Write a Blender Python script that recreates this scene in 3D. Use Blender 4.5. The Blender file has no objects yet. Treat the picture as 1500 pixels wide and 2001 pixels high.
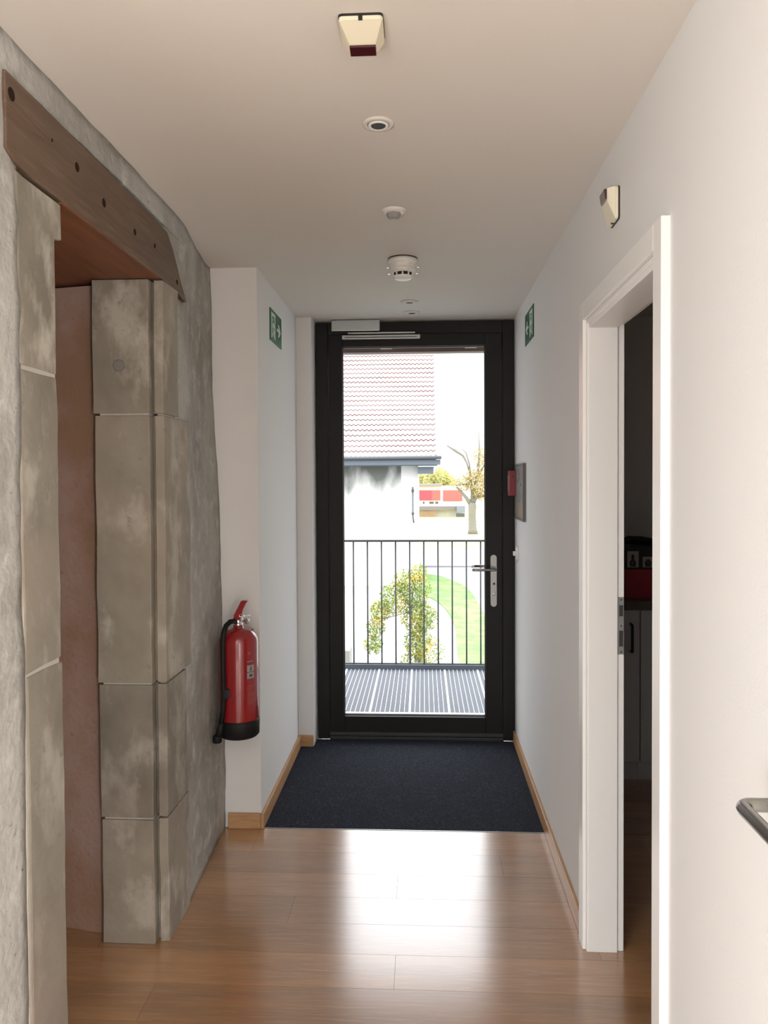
import bpy, bmesh, math, random
from math import sin, cos, pi, radians
from mathutils import Vector, Matrix, noise

# ------------------------------------------------------------------ camera
S = bpy.context.scene
cam_d = bpy.data.cameras.new('camera'); cam = bpy.data.objects.new('camera', cam_d)
S.collection.objects.link(cam); S.camera = cam
cam_d.sensor_fit = 'HORIZONTAL'; cam_d.sensor_width = 36.0; cam_d.lens = 1503 / 1500 * 36
cam_d.shift_y = -33.5 / 1500
cam_d.clip_start = 0.02; cam_d.clip_end = 600
_R = Matrix.Rotation(radians(2.89), 4, 'Z') @ Matrix.Rotation(radians(88.8), 4, 'X') @ Matrix.Rotation(radians(-0.29), 4, 'Z')
cam.matrix_world = Matrix.Translation((0, 0, 1.5)) @ _R

# ------------------------------------------------------------------ world, lights, exposure
SKY = 1.65                                         # radiance at the horizon; an overcast sky is several times brighter overhead
w = bpy.data.worlds.new('overcast_sky'); S.world = w; w.use_nodes = True
nt = w.node_tree; bg = nt.nodes['Background']
tc = nt.nodes.new('ShaderNodeTexCoord'); sx = nt.nodes.new('ShaderNodeSeparateXYZ'); rp = nt.nodes.new('ShaderNodeValToRGB')
nt.links.new(tc.outputs['Generated'], sx.inputs[0]); nt.links.new(sx.outputs['Z'], rp.inputs[0]); nt.links.new(rp.outputs[0], bg.inputs[0])
rp.color_ramp.elements[0].color = (1, 1, 1, 1); rp.color_ramp.elements[1].color = (5.2, 5.35, 5.5, 1)
bg.inputs[1].default_value = SKY

def area(name, loc, rot, sx_, sy_, power, col, portal=False):
    l = bpy.data.lights.new(name, 'AREA'); l.shape = 'RECTANGLE'; l.size = sx_; l.size_y = sy_
    l.energy = power; l.color = col
    o = bpy.data.objects.new(name, l); o.location = loc; o.rotation_euler = rot; S.collection.objects.link(o)
    if portal: l.cycles.is_portal = True
    return o
area('added_hall_window_portal', (-0.1, -2.55, 1.1), (pi / 2, 0, 0), 2.2, 2.1, 1, (1, 1, 1), True)
area('left_hall_fill_lamp', (-1.26, -1.2, .93), (0, -pi / 2, 0), 1.25, 1.4, 88, (0.955, 0.985, 1.0))  # added lamp, out of view; brightens the near right wall
area('right_hall_fill_lamp', (1.06, -1.2, .93), (0, pi / 2, 0), 1.25, 1.4, 175, (0.965, 0.985, 1.0))  # added lamp, out of view; brightens the near stone on the left
area('glass_door_portal', (-0.05, 4.52, 1.2), (-pi / 2, 0, 0), 0.95, 2.2, 1, (1, 1, 1), True)

vs = S.view_settings
vs.view_transform = 'Standard'; vs.look = 'None'; vs.gamma = 1.0; vs.exposure = 0.0; vs.use_curve_mapping = False
S.cycles.max_bounces = 10; S.cycles.diffuse_bounces = 6; S.cycles.transparent_max_bounces = 12
S.cycles.use_denoising = True
S.cycles.sample_clamp_indirect = 12

# ------------------------------------------------------------------ helpers
def tag(o, label=None, cat=None, group=None, kind=None):
    if label: o['label'] = label
    if cat: o['category'] = cat
    if group: o['group'] = group
    if kind: o['kind'] = kind
    return o
def empty(name, loc, label, cat, group=None):
    o = bpy.data.objects.new(name, None); S.collection.objects.link(o); o.location = loc
    o.empty_display_size = 0.05
    return tag(o, label, cat, group)

class MB:
    def __init__(s): s.bm = bmesh.new()
    def poly(s, pts, extr):                       # closed prism: planar outline + extrusion vector
        e = Vector(extr)
        a = [s.bm.verts.new(Vector(p)) for p in pts]; b = [s.bm.verts.new(Vector(p) + e) for p in pts]
        n = len(a); s.bm.faces.new(a); s.bm.faces.new(b[::-1])
        for i in range(n): s.bm.faces.new((a[i], b[i], b[(i + 1) % n], a[(i + 1) % n]))
        return s
    def box(s, x0, x1, y0, y1, z0, z1):
        return s.poly([(x0, y0, z0), (x1, y0, z0), (x1, y1, z0), (x0, y1, z0)], (0, 0, z1 - z0))
    def frustum(s, q0, q1):                       # two loops with the same count
        a = [s.bm.verts.new(p) for p in q0]; b = [s.bm.verts.new(p) for p in q1]
        n = len(a); s.bm.faces.new(a); s.bm.faces.new(b[::-1])
        for i in range(n): s.bm.faces.new((a[i], b[i], b[(i + 1) % n], a[(i + 1) % n]))
        return s
    def tube(s, pts, r, seg=12, cap=True):
        pts = [Vector(p) for p in pts]; rs = r if isinstance(r, (list, tuple)) else [r] * len(pts)
        loops = []; up = None
        for i, p in enumerate(pts):
            t = (pts[min(i + 1, len(pts) - 1)] - pts[max(i - 1, 0)]).normalized()
            if up is None:
                up = Vector((0, 0, 1)) if abs(t.z) < .9 else Vector((1, 0, 0))
            u = (up - t * up.dot(t)).normalized(); v = t.cross(u); up = u
            loops.append([s.bm.verts.new(p + (u * cos(k * 2 * pi / seg) + v * sin(k * 2 * pi / seg)) * rs[i]) for k in range(seg)])
        for a, b in zip(loops, loops[1:]):
            for k in range(seg):
                f = s.bm.faces.new((a[k], a[(k + 1) % seg], b[(k + 1) % seg], b[k])); f.smooth = True
        if cap: s.bm.faces.new(loops[0][::-1]); s.bm.faces.new(loops[-1])
        return s
    def lathe(s, prof, c, ax='Z', seg=32, smooth=True):   # prof: (radius, height) along the axis
        c = Vector(c); loops = []
        for r, h in prof:
            lp = []
            for k in range(seg):
                a = 2 * pi * k / seg; u, v = r * cos(a), r * sin(a)
                lp.append(s.bm.verts.new(c + Vector({'Z': (u, v, h), 'X': (h, u, v), 'Y': (u, h, v)}[ax])))
            loops.append(lp)
        for a, b in zip(loops, loops[1:]):
            for k in range(seg):
                f = s.bm.faces.new((a[k], a[(k + 1) % seg], b[(k + 1) % seg], b[k])); f.smooth = smooth
        s.bm.faces.new(loops[0][::-1]); s.bm.faces.new(loops[-1])
        return s
    def build(s, name, mat, parent=None, bevel=0, seg=2):
        bmesh.ops.recalc_face_normals(s.bm, faces=s.bm.faces)
        me = bpy.data.meshes.new(name); s.bm.to_mesh(me); s.bm.free()
        me.materials.append(mat)
        o = bpy.data.objects.new(name, me); S.collection.objects.link(o)
        if parent is not None:
            o.parent = parent
            if parent.location.length and parent.type == 'EMPTY':
                me.transform(Matrix.Translation(-parent.location))
            elif parent.parent is not None and parent.parent.type == 'EMPTY':
                me.transform(Matrix.Translation(-parent.parent.location))
        if bevel:
            m = o.modifiers.new('bevel', 'BEVEL'); m.width = bevel; m.segments = seg; m.limit_method = 'ANGLE'; m.angle_limit = radians(40)
        return o
def box(name, mat, parent, x0, x1, y0, y1, z0, z1, bevel=0):
    return MB().box(x0, x1, y0, y1, z0, z1).build(name, mat, parent, bevel)
def arc(c, r, a0, a1, n, ax='XY'):
    out = []
    for i in range(n + 1):
        a = radians(a0 + (a1 - a0) * i / n); u, v = r * cos(a), r * sin(a)
        out.append((c[0] + u, c[1] + v, c[2]) if ax == 'XY' else (c[0] + u, c[1], c[2] + v) if ax == 'XZ' else (c[0], c[1] + u, c[2] + v))
    return out

# ------------------------------------------------------------------ materials
def mat(name, col, rough=.5, metal=0, spec=.5, coat=0, coat_rough=.1, tex=None, bump=None, rand=0, ior=1.5, emit=None):
    m = bpy.data.materials.new(name); m.use_nodes = True; n = m.node_tree; N = n.nodes; L = n.links
    b = N['Principled BSDF']; c = tuple(col) + (1,)
    b.inputs['Base Color'].default_value = c; b.inputs['Roughness'].default_value = rough
    b.inputs['Metallic'].default_value = metal; b.inputs['IOR'].default_value = ior
    b.inputs['Specular IOR Level'].default_value = spec
    b.inputs['Coat Weight'].default_value = coat; b.inputs['Coat Roughness'].default_value = coat_rough
    co = N.new('ShaderNodeNewGeometry').outputs['Position']
    last = None
    if tex:                                      # list of (scale, detail, colour, low, high, stretch)
        for sc, det, c2, lo, hi, st in tex:
            mp = N.new('ShaderNodeMapping'); mp.inputs['Scale'].default_value = st; L.new(co, mp.inputs[0])
            nz = N.new('ShaderNodeTexNoise'); nz.inputs['Scale'].default_value = sc; nz.inputs['Detail'].default_value = det
            nz.inputs['Roughness'].default_value = .6
            L.new(mp.outputs[0], nz.inputs['Vector'])
            r = N.new('ShaderNodeMapRange'); r.inputs[1].default_value = lo; r.inputs[2].default_value = hi; L.new(nz.outputs[0], r.inputs[0])
            mx = N.new('ShaderNodeMix'); mx.data_type = 'RGBA'; L.new(r.outputs[0], mx.inputs[0])
            if last is None: mx.inputs[6].default_value = c
            else: L.new(last, mx.inputs[6])
            mx.inputs[7].default_value = tuple(c2) + (1,); last = mx.outputs[2]
    if rand:
        oi = N.new('ShaderNodeObjectInfo'); hs = N.new('ShaderNodeHueSaturation')
        r = N.new('ShaderNodeMapRange'); r.inputs[3].default_value = 1 - rand; r.inputs[4].default_value = 1 + rand
        L.new(oi.outputs['Random'], r.inputs[0]); L.new(r.outputs[0], hs.inputs['Value'])
        if last is None: hs.inputs['Color'].default_value = c
        else: L.new(last, hs.inputs['Color'])
        last = hs.outputs[0]
    if last is not None: L.new(last, b.inputs['Base Color'])
    if bump:                                     # (scale, strength, distance, detail)
        nz = N.new('ShaderNodeTexNoise'); nz.inputs['Scale'].default_value = bump[0]; nz.inputs['Detail'].default_value = bump[3]
        L.new(co, nz.inputs['Vector'])
        bp = N.new('ShaderNodeBump'); bp.inputs['Strength'].default_value = bump[1]; bp.inputs['Distance'].default_value = bump[2]
        L.new(nz.outputs[0], bp.inputs['Height']); L.new(bp.outputs[0], b.inputs['Normal'])
    return m
U = (1, 1, 1)
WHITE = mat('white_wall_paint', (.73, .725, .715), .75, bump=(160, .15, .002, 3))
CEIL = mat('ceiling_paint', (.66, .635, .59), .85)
LACQ = mat('white_lacquer', (.82, .81, .79), .35)
PLAST = mat('old_lime_plaster', (.41, .395, .36), .9, tex=[(2.2, 6, (.24, .22, .19), .42, .68, U), (14, 5, (.50, .485, .45), .52, .72, U), (70, 3, (.19, .175, .155), .66, .76, (1, .6, 1))], bump=(38, .55, .012, 5))
STONE = mat('weathered_sandstone', (.27, .24, .19), .85, tex=[(3.1, 6, (.17, .145, .11), .4, .66, (1, 1, .7)), (9, 6, (.38, .345, .29), .5, .66, (1, 1, .6)), (28, 4, (.20, .175, .145), .62, .76, U), (1.6, 4, (.30, .24, .19), .5, .7, U)], bump=(55, .32, .004, 5), rand=.12)
MORTAR = mat('pale_mortar', (.42, .39, .335), .95, bump=(80, .5, .004, 4))
PINK = mat('pink_plaster', (.36, .235, .19), .95, tex=[(2.5, 5, (.29, .165, .10), .45, .62, U), (75, 3, (.26, .16, .13), .62, .72, (1, 1, .6))], bump=(60, .5, .006, 4))
BEAM = mat('brown_oak_beam', (.125, .080, .052), .6, tex=[(5, 6, (.10, .058, .036), .4, .65, (6, .5, 6)), (22, 4, (.155, .10, .065), .5, .7, (4, .3, 4))])
BEAM2 = mat('reddish_stained_board', (.23, .085, .035), .55, tex=[(7, 5, (.16, .06, .025), .4, .65, (5, .5, 5))])
PEG = mat('dark_peg_wood', (.025, .014, .01), .9, spec=.1)
def wood_floor():
    return mat('oiled_beech_floor', (.42, .215, .095), .30, spec=.6, coat=1.0, coat_rough=.18, rand=.13,
               tex=[(3, 6, (.32, .165, .075), .38, .66, (.6, 5, 1)), (20, 5, (.45, .27, .145), .5, .72, (.35, 6, 1)), (2.6, 5, (.30, .19, .12), .62, .74, (1, 1, 1))], bump=(7, .03, .002, 1))
FLOOR = wood_floor(); FLOOR.node_tree.nodes['Principled BSDF'].inputs['Coat IOR'].default_value = 2.0
BASE = mat('beech_skirting', (.50, .295, .15), .4, tex=[(12, 4, (.41, .23, .11), .4, .65, (1, .4, 5))])
CARPET = mat('charcoal_mat_fibre', (.028, .032, .045), 1, spec=.1, tex=[(170, 2, (.11, .12, .145), .52, .72, U), (9, 3, (.030, .034, .047), .3, .9, U)], bump=(300, 1, .006, 2))
ALU = mat('brushed_aluminium', (.50, .52, .52), .35, 1)
STEEL = mat('satin_stainless', (.34, .34, .33), .28, 1)
CHROME = mat('chrome', (.8, .8, .8), .08, 1)
DARK = mat('anthracite_aluminium', (.014, .0125, .012), .5, spec=.25)
RUBBER = mat('black_rubber', (.007, .007, .007), .6, spec=.3)
RED = mat('gloss_red_enamel', (.27, .012, .014), .22, coat=.6, coat_rough=.05)
REDP = mat('red_plastic', (.24, .02, .028), .45)
GREYL = mat('grey_label_print', (.30, .30, .29), .5)
LGREY = mat('pale_grey_print', (.45, .44, .42), .5)
BLACK = mat('black_plastic', (.012, .011, .011), .45)
CREAM = mat('cream_plastic', (.76, .72, .56), .4)
LENS = mat('dark_red_lens', (.05, .006, .008), .12, coat=1, coat_rough=.03)
WPLAS = mat('white_plastic', (.80, .79, .76), .35)
GREYF = mat('grey_fresnel_plastic', (.30, .30, .29), .4)
GREEN = mat('safety_green', (.006, .105, .052), .4)
PALE = mat('luminous_white_print', (.62, .72, .64), .5)
DARKIN = mat('dark_recess', (.03, .03, .03), .6)
def glass():
    m = bpy.data.materials.new('door_glass'); m.use_nodes = True; N = m.node_tree.nodes; L = m.node_tree.links
    N.remove(N['Principled BSDF']); out = N['Material Output']
    t = N.new('ShaderNodeBsdfTransparent'); t.inputs[0].default_value = (.97, .985, .98, 1)
    g = N.new('ShaderNodeBsdfGlossy'); g.inputs['Roughness'].default_value = .01
    f = N.new('ShaderNodeFresnel'); f.inputs[0].default_value = 1.45
    x = N.new('ShaderNodeMixShader'); L.new(f.outputs[0], x.inputs[0]); L.new(t.outputs[0], x.inputs[1]); L.new(g.outputs[0], x.inputs[2]); L.new(x.outputs[0], out.inputs[0])
    return m
GLASS = glass()

# ------------------------------------------------------------------ SETTING
def struct(o): o['kind'] = 'structure'; return o
X_R, X_L, Z_C = .52, -.70, 2.40
YS = 3.25                                         # face of the white return beside the stone wall

fl = struct(MB().box(-3, 3, -2.6, 1.0, -.25, 0).box(-3, 3, 1.0, 4.6, -.25, -.014).build('floor', FLOOR))
random.seed(4)
rows = [(3.044, 3.246)] + [(3.044 - .1635 * (i + 1), 3.044 - .1635 * i) for i in range(12)]
offs = [.9, .30, -.10, -.464, .55, -.091, .8, -.35, .2, -.6, .45, .0, -.3]
for i, (y0, y1) in enumerate(rows):
    x = offs[i] - 1.6 * 3
    while x < 2.3:
        a, b = max(x, -2.15), min(x + 1.6, 2.3); x += 1.6
        if b - a > .05: box('plank', FLOOR, fl, a + .0004, b - .0004, y0 + .0005, y1 - .0005, -.013, 0)
for i in range(7):                                # the same boards inside the kitchen, beyond the corridor's mat
    y0 = 3.25 + i * .165
    box('plank', FLOOR, fl, .645, 1.25 + .1 * (i % 3), y0 + .0005, y0 + .1645, -.013, 0)
    box('plank', FLOOR, fl, 1.2505 + .1 * (i % 3), 2.3, y0 + .0005, y0 + .1645, -.013, 0)

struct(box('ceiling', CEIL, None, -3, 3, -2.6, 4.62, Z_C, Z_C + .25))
# unseen hall behind the viewer, added with its windows to bring in light
struct(MB().box(-1.3, 1.1, -2.6, -2.35, 0, .05).box(-1.3, 1.1, -2.6, -2.35, 2.15, 2.4).box(-1.3, -1.2, -2.6, -2.35, .05, 2.15).box(1.0, 1.1, -2.6, -2.35, .05, 2.15).build('added_wall_back', WHITE))
struct(MB().box(-1.45, -1.30, -2.6, .35, 0, .3).box(-1.45, -1.30, -2.6, .35, 1.56, 2.4).box(-1.45, -1.30, -2.6, -1.9, .3, 1.56).box(-1.45, -1.30, -.5, .35, .3, 1.56).box(-1.3, -1.15, .35, .5, 0, 2.4).build('added_wall_hall_left', WHITE))
struct(MB().box(1.1, 1.25, -2.6, -.2, 0, .3).box(1.1, 1.25, -2.6, -.2, 1.56, 2.4).box(1.1, 1.25, -2.6, -1.9, .3, 1.56).box(1.1, 1.25, -.5, -.2, .3, 1.56).box(.628, 2.3, -.2, -.05, 0, 2.4).build('added_wall_hall_right', WHITE))
wf = MB()
for x in (-1.2, -.13, .94): wf.box(x, x + .06, -2.5, -2.44, .05, 2.15)
wf.box(-1.2, 1.0, -2.5, -2.44, .05, .11).box(-1.2, 1.0, -2.5, -2.44, 2.09, 2.15)
struct(box('ground_light_blocker', mat('dark_ground_blocker', (.10, .10, .095), .9), None, -60, 60, -60, -2.7, -3.3, -3.0))  # unseen dark ground, added to stop sky light coming from below
struct(wf.build('added_hall_window', LACQ))

# right wall
struct(MB().box(X_R, .628, -.2, .30, 0, Z_C).box(X_R, .628, .30, 1.166, 2.075, Z_C).box(X_R, .628, 1.166, 1.70, 0, Z_C)
       .box(X_R, .628, 1.70, 2.46, 1.995, Z_C).box(X_R, .628, 2.46, 4.6, 0, Z_C).build('wall_right', WHITE))
# white wall on the left, beyond the old stone
struct(MB().box(-2.2, X_L, YS, 4.26, 0, Z_C).box(-2.2, -.615, 4.26, 4.60, 0, Z_C).build('wall_left', WHITE, None, .002))
# end wall around the kitchen and the outside face
struct(MB().box(.628, 3, 4.40, 4.6, -3, Z_C).box(-3, .64, 4.47, 4.6, -3, -.02).box(-3, -2.2, 4.40, 4.6, 0, Z_C).build('wall_end', WHITE))
struct(MB().box(2.3, 2.42, -.05, 4.4, 0, Z_C).box(.628, 2.3, 1.18, 1.30, 0, Z_C).build('wall_kitchen', WHITE))
struct(box('wall_alcove', PLAST, None, -2.3, -2.2, -.05, 3.25, 0, Z_C))

# the old stone wall
zk = [0, .25, .70, 1.03, 1.47, 1.91, 2.4]; xk = [-.856, -.856, -.858, -.862, -.873, -.896, -.897]
def lerp(z):
    for a in range(6):
        if z <= zk[a + 1]: return xk[a] + (xk[a + 1] - xk[a]) * (z - zk[a]) / (zk[a + 1] - zk[a])
    return xk[-1]
def wx(y, z):
    k = min(max((y - 2.55) / .7, 0), 1); k = k * k * (3 - 2 * k)
    x = -.832 * (1 - k) + lerp(z) * k
    return x + .006 * noise.noise(Vector((y * 2.2, z * 2.2, 3))) + .0035 * noise.noise(Vector((y * 11, z * 11, 9)))
def steps(*k):
    out = []
    for a, b in zip(k, k[1:]):
        n = max(1, round((b - a) / .028)); out += [a + (b - a) * q / n for q in range(n)]
    return out + [k[-1]]
gy, gz = steps(.4, 1.56, 2.56, 2.685, 3.25), steps(0, 2.12, 2.325, 2.4)
sw = MB(); V = {}
def gv(i, j):
    if (i, j) not in V: V[i, j] = sw.bm.verts.new((wx(gy[i], gz[j]), gy[i], gz[j]))
    return V[i, j]
for i in range(len(gy) - 1):
    for j in range(len(gz) - 1):
        y, z = (gy[i] + gy[i + 1]) / 2, (gz[j] + gz[j + 1]) / 2
        if (1.56 < y < 2.56 and z < 2.325) or (2.56 < y < 2.685 and 2.12 < z < 2.325): continue
        sw.bm.faces.new((gv(i, j), gv(i + 1, j), gv(i + 1, j + 1), gv(i, j + 1))).smooth = True
be = [e for e in sw.bm.edges if e.is_boundary]
g = bmesh.ops.extrude_edge_only(sw.bm, edges=be)['geom']
for v in g:
    if isinstance(v, bmesh.types.BMVert): v.co.x = -1.25
for f in g:
    if isinstance(f, bmesh.types.BMFace): f.smooth = False
stone = struct(sw.build('wall_stone', PLAST))
# strip of plaster closing the beam's chamfered end
MB().poly([(-.838, 2.48, 2.325), (-.838, 2.60, 2.215), (-.838, 2.687, 2.115), (-.838, 2.687, 2.33), (-.838, 2.4, 2.33)], (-.35, 0, 0)).build('plaster_infill', PLAST, stone)
# far jamb: four dressed blocks with a rebate
random.seed(11)
def jamb(z0, z1, q, dx):
    pts = [(-1.045 + dx, 2.412), (-.869, 2.412), (-.868, 2.45), (-.859, 2.45), (-.857, 2.428), (-.828, 2.432), (-.826, q), (-1.045, q)]
    m = MB(); nz = max(2, int((z1 - z0) / .05)); loops = []
    for j in range(nz + 1):
        z = z0 + (z1 - z0) * j / nz
        loops.append([m.bm.verts.new((x + .003 * noise.noise(Vector((x * 9, z * 7, q * 5))), y + .004 * noise.noise(Vector((x * 9 + 4, z * 6, q))), z)) for x, y in pts])
    n = len(pts)
    for a, b in zip(loops, loops[1:]):
        for k in range(n): m.bm.faces.new((a[k], a[(k + 1) % n], b[(k + 1) % n], b[k]))
    m.bm.faces.new(loops[0]); m.bm.faces.new(loops[-1][::-1])
    m.build('jamb_stone', STONE, stone, .0025)
jamb(0, .405, 2.65, .006); jamb(.412, .842, 2.63, .004); jamb(.848, 1.706, 2.69, 0); jamb(1.713, 2.138, 2.58, -.006)
MB().box(-1.03, -.872, 2.4175, 2.56, 0.01, 2.13).build('mortar', MORTAR, stone)
MB().box(-.852, -.834, 2.442, 2.56, 0.01, 2.13).build('mortar', MORTAR, stone)
MB().lathe([(.019, 0), (.017, -.0025)], (-.965, 2.412, 1.865), 'Y', 20).build('stone_plug', mat('dark_filler', (.20, .18, .16), .9), stone)
# near jamb: three blocks
def rough(mb, k):
    bm = mb.bm; bmesh.ops.recalc_face_normals(bm, faces=bm.faces)
    for q in range(5):
        le = [e for e in bm.edges if e.calc_length() > .09]
        if le: bmesh.ops.subdivide_edges(bm, edges=le, cuts=1, use_grid_fill=False)
    for v in bm.verts:
        n1 = noise.noise(v.co * 9 + Vector((k, 0, 0))); n2 = noise.noise(v.co * 23 + Vector((k, 5, 0)))
        v.co += Vector((.0012 * n1, .006 * n1 + .002 * n2, .005 * noise.noise(v.co * 12 + Vector((0, k, 7)))))
    return mb
rough(MB().poly([(-.830, 1.555, 1.741), (-.830, 1.716, 1.741), (-.830, 1.714, 2.045), (-.830, 1.746, 2.052), (-.830, 1.747, 2.134), (-.830, 1.58, 2.137), (-.830, 1.55, 2.14)], (-.33, 0, 0)), 3).build('jamb_stone', STONE, stone, .004)
rough(MB().poly([(-.831, 1.56, 1.092), (-.831, 1.722, 1.092), (-.831, 1.719, 1.735), (-.831, 1.556, 1.735)], (-.33, 0, 0)), 4).build('jamb_stone', STONE, stone, .005)
rough(MB().poly([(-.829, 1.565, 0), (-.829, 1.730, 0), (-.829, 1.724, 1.086), (-.829, 1.563, 1.086)], (-.33, 0, 0)), 5).build('jamb_stone', STONE, stone, .006)
MB().box(-1.14, -.8325, 1.56, 1.712, .01, 2.12).build('mortar', MORTAR, stone)
# pink plastered splay and the doorway behind
struct(MB().poly([(-1.03, 2.46, 0), (-2.2, 2.70, 0), (-2.2, 3.24, 0), (-1.26, 3.24, 0), (-1.26, 2.62, 0), (-1.03, 2.62, 0)], (0, 0, 2.134)).build('wall_pink', PINK))
struct(MB().box(-2.2, -1.31, 1.45, 1.60, 0, 2.4).box(-1.31, -1.245, .4, 1.56, 0, 2.4).build('wall_niche', PLAST))

# lintel
lin = empty('lintel_beam', (-.93, 2.1, 2.135), 'dark brown wooden lintel beam set over the doorway in the stone wall', 'beam')
MB().poly([(-.826, 1.508, 2.320), (-.826, 2.0, 2.316), (-.826, 2.482, 2.306), (-.826, 2.545, 2.262), (-.826, 2.60, 2.20), (-.826, 2.679, 2.128), (-.826, 2.679, 2.122), (-.826, 2.60, 2.133),
           (-.826, 2.43, 2.141), (-.826, 1.62, 2.142), (-.826, 1.545, 2.150), (-.826, 1.508, 2.165)], (-.205, 0, 0)).build('beam', BEAM, lin, .003)
MB().box(-1.26, -1.036, 1.56, 2.72, 2.144, 2.324).build('rear_board', BEAM2, lin, .003)
MB().box(-1.03, -.829, 1.75, 2.408, 2.1385, 2.1425).build('soffit_board', BEAM2, lin)
for (y, z, r) in ((1.530, 2.280, .014), (1.825, 2.252, .012), (1.98, 2.222, .012), (2.195, 2.215, .010), (2.36, 2.225, .008), (2.575, 2.168, .009), (1.70, 2.262, .004)):
    MB().lathe([(r, 0), (r * .8, .0012)], (-.8262, y, z), 'X', 14).build('peg', PEG, lin)

# baseboards
def skirt(name, x0, x1, y0, y1, h=.066):
    return struct(box(name, BASE, None, x0, x1, y0, y1, 0, h, .003))
skirt('baseboard_right', .506, .52, 2.50, 4.375)
skirt('baseboard_left', -.70, -.686, YS - .014, 4.246)
skirt('baseboard_return', -.842, -.7005, YS - .014, YS)
MB().lathe([(.003, 0), (.002, -.002)], (-.768, YS - .0142, .04), 'Y', 10).build('screw', ALU, bpy.data.objects['baseboard_return'])
skirt('baseboard_corner', -.70, -.617, 4.246, 4.26)

# entrance mat
mt = empty('entrance_mat', (-.09, 3.8, 0), 'dark charcoal entrance mat filling the floor before the glass door', 'mat')
box('carpet', CARPET, mt, -.6855, .5055, YS + .004, 4.372, -.013, .004, .002)
box('edge_strip', ALU, mt, -.6855, .5055, YS - .002, YS + .003, -.013, .0015)

# ------------------------------------------------------------------ glass door
dr = struct(empty('door_1', (-.045, 4.39, 0), None, None)); 
YD = 4.39
def frame(name, m, par, x0, x1, z0, z1, y0, y1, wl, wr, wt, wb, bev=.003):
    mb = MB(); 
    mb.box(x0, x0 + wl, y0, y1, z0, z1).box(x1 - wr, x1, y0, y1, z0, z1)
    if wt: mb.box(x0 + wl, x1 - wr, y0, y1, z1 - wt, z1)
    if wb: mb.box(x0 + wl, x1 - wr, y0, y1, z0, z0 + wb)
    return mb.build(name, m, par, bev)
frame('door_frame', DARK, dr, -.609, .5185, 0, 2.392, YD, YD + .08, .068, .066, .066, 0)
sash = frame('sash', DARK, dr, -.537, .449, .022, 2.322, YD + .006, YD + .075, .080, .095, .068, .108)
box('pane', GLASS, dr, -.462, .359, .126, 2.258, YD + .034, YD + .042)
gs = frame('glazing_seal', RUBBER, dr, -.4575, .3545, .1295, 2.2545, YD + .028, YD + .033, .004, .004, .004, .004, 0)
box('threshold', mat('dark_threshold', (.03, .03, .03), .5), dr, -.54, .455, YD - .012, YD + .09, 0, .018, .003)
box('drip_rail', mat('brushed_grey_bar', (.06, .06, .06), .4, .3), dr, -.54, .452, YD - .004, YD + .008, .021, .04, .002)
box('outer_sill', ALU, dr, -.459, .356, YD + .045, YD + .075, .126, .136)
hd = MB().poly([(.400 + .0185 * cos(a), YD + .006, 1.047 + .0185 * sin(a)) for a in [pi * k / 10 for k in range(11)]] +
               [(.400 + .0185 * cos(a), YD + .006, .786 + .0185 * sin(a)) for a in [pi + pi * k / 10 for k in range(11)]], (0, -.008, 0)).build('handle_plate', STEEL, dr, .0015)
MB().tube([(.404, YD, .985), (.404, YD - .045, .985)] + arc((.392, YD - .045, .985), .012, 0, -90, 5, 'XY') + [(.30, YD - .057, .985)] + arc((.292, YD - .045, .985), .012, -90, -180, 5) + [(.280, YD - .028, .985)], .0085).build('lever', STEEL, dr)
MB().tube([(.404, YD + .06, .985), (.404, YD + .12, .985), (.395, YD + .13, .985), (.30, YD + .13, .985), (.288, YD + .12, .985), (.288, YD + .10, .985)], .0085).build('lever', STEEL, dr)
MB().lathe([(.0095, 0), (.0095, -.006), (.006, -.007)], (.402, YD - .002, .842), 'Y', 20).build('lock_cylinder', CHROME, dr)
MB().lathe([(.007, 0), (.007, -.003)], (.402, YD - .002, .90), 'Y', 16).build('keyhole', DARKIN, dr)

dc = empty('door_closer', (-.3, YD, 2.36), 'silver overhead door closer with slide rail on the dark door top', 'door closer')
box('closer_body', ALU, dc, -.512, -.238, YD - .05, YD - .0005, 2.334, 2.396, .003)
box('slide_rail', ALU, dc, -.455, -.012, YD - .022, YD + .0055, 2.292, 2.316, .002)
box('rail_slot', DARKIN, dc, -.44, -.03, YD - .0235, YD - .0215, 2.300, 2.304)
box('closer_arm', ALU, dc, -.42, -.04, YD - .040, YD - .028, 2.320, 2.3275, .001)
box('end_cap', BLACK, dc, -.462, -.455, YD - .023, YD + .005, 2.2915, 2.3165)
box('end_cap', BLACK, dc, -.012, -.005, YD - .023, YD + .005, 2.2915, 2.3165)

# ------------------------------------------------------------------ kitchen doorway, casing
d2 = struct(empty('door_2', (.55, 2.08, 0), None, None))
def port(name, m, par, x0, x1, y0, y1, z1, wdt, bev=.002):
    return MB().box(x0, x1, y0, y0 + wdt, 0, z1).box(x0, x1, y1 - wdt, y1, 0, z1).box(x0, x1, y0 + wdt, y1 - wdt, z1 - wdt, z1).build(name, m, par, bev)
port('casing', LACQ, d2, .501, .522, 1.652, 2.503, 2.050, .058)
port('bead', LACQ, d2, .511, .53, 1.711, 2.444, 1.991, .013)
port('lining', LACQ, d2, .516, .607, 1.700, 2.46, 1.9955, .030)
port('rebate', LACQ, d2, .6075, .629, 1.701, 2.458, 1.9945, .018)
struct(bpy.data.objects['door_2'])
sp = box('strike_plate', mat('dull_zinc_plate', (.26, .26, .25), .45, .3), d2, .6085, .628, 2.4375, 2.4395, .945, 1.125, .0008)
MB().box(.613, .625, 2.4365, 2.4374, .97, 1.02).box(.613, .625, 2.4365, 2.4374, 1.065, 1.10).build('strike_slot', DARKIN, sp)
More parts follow.
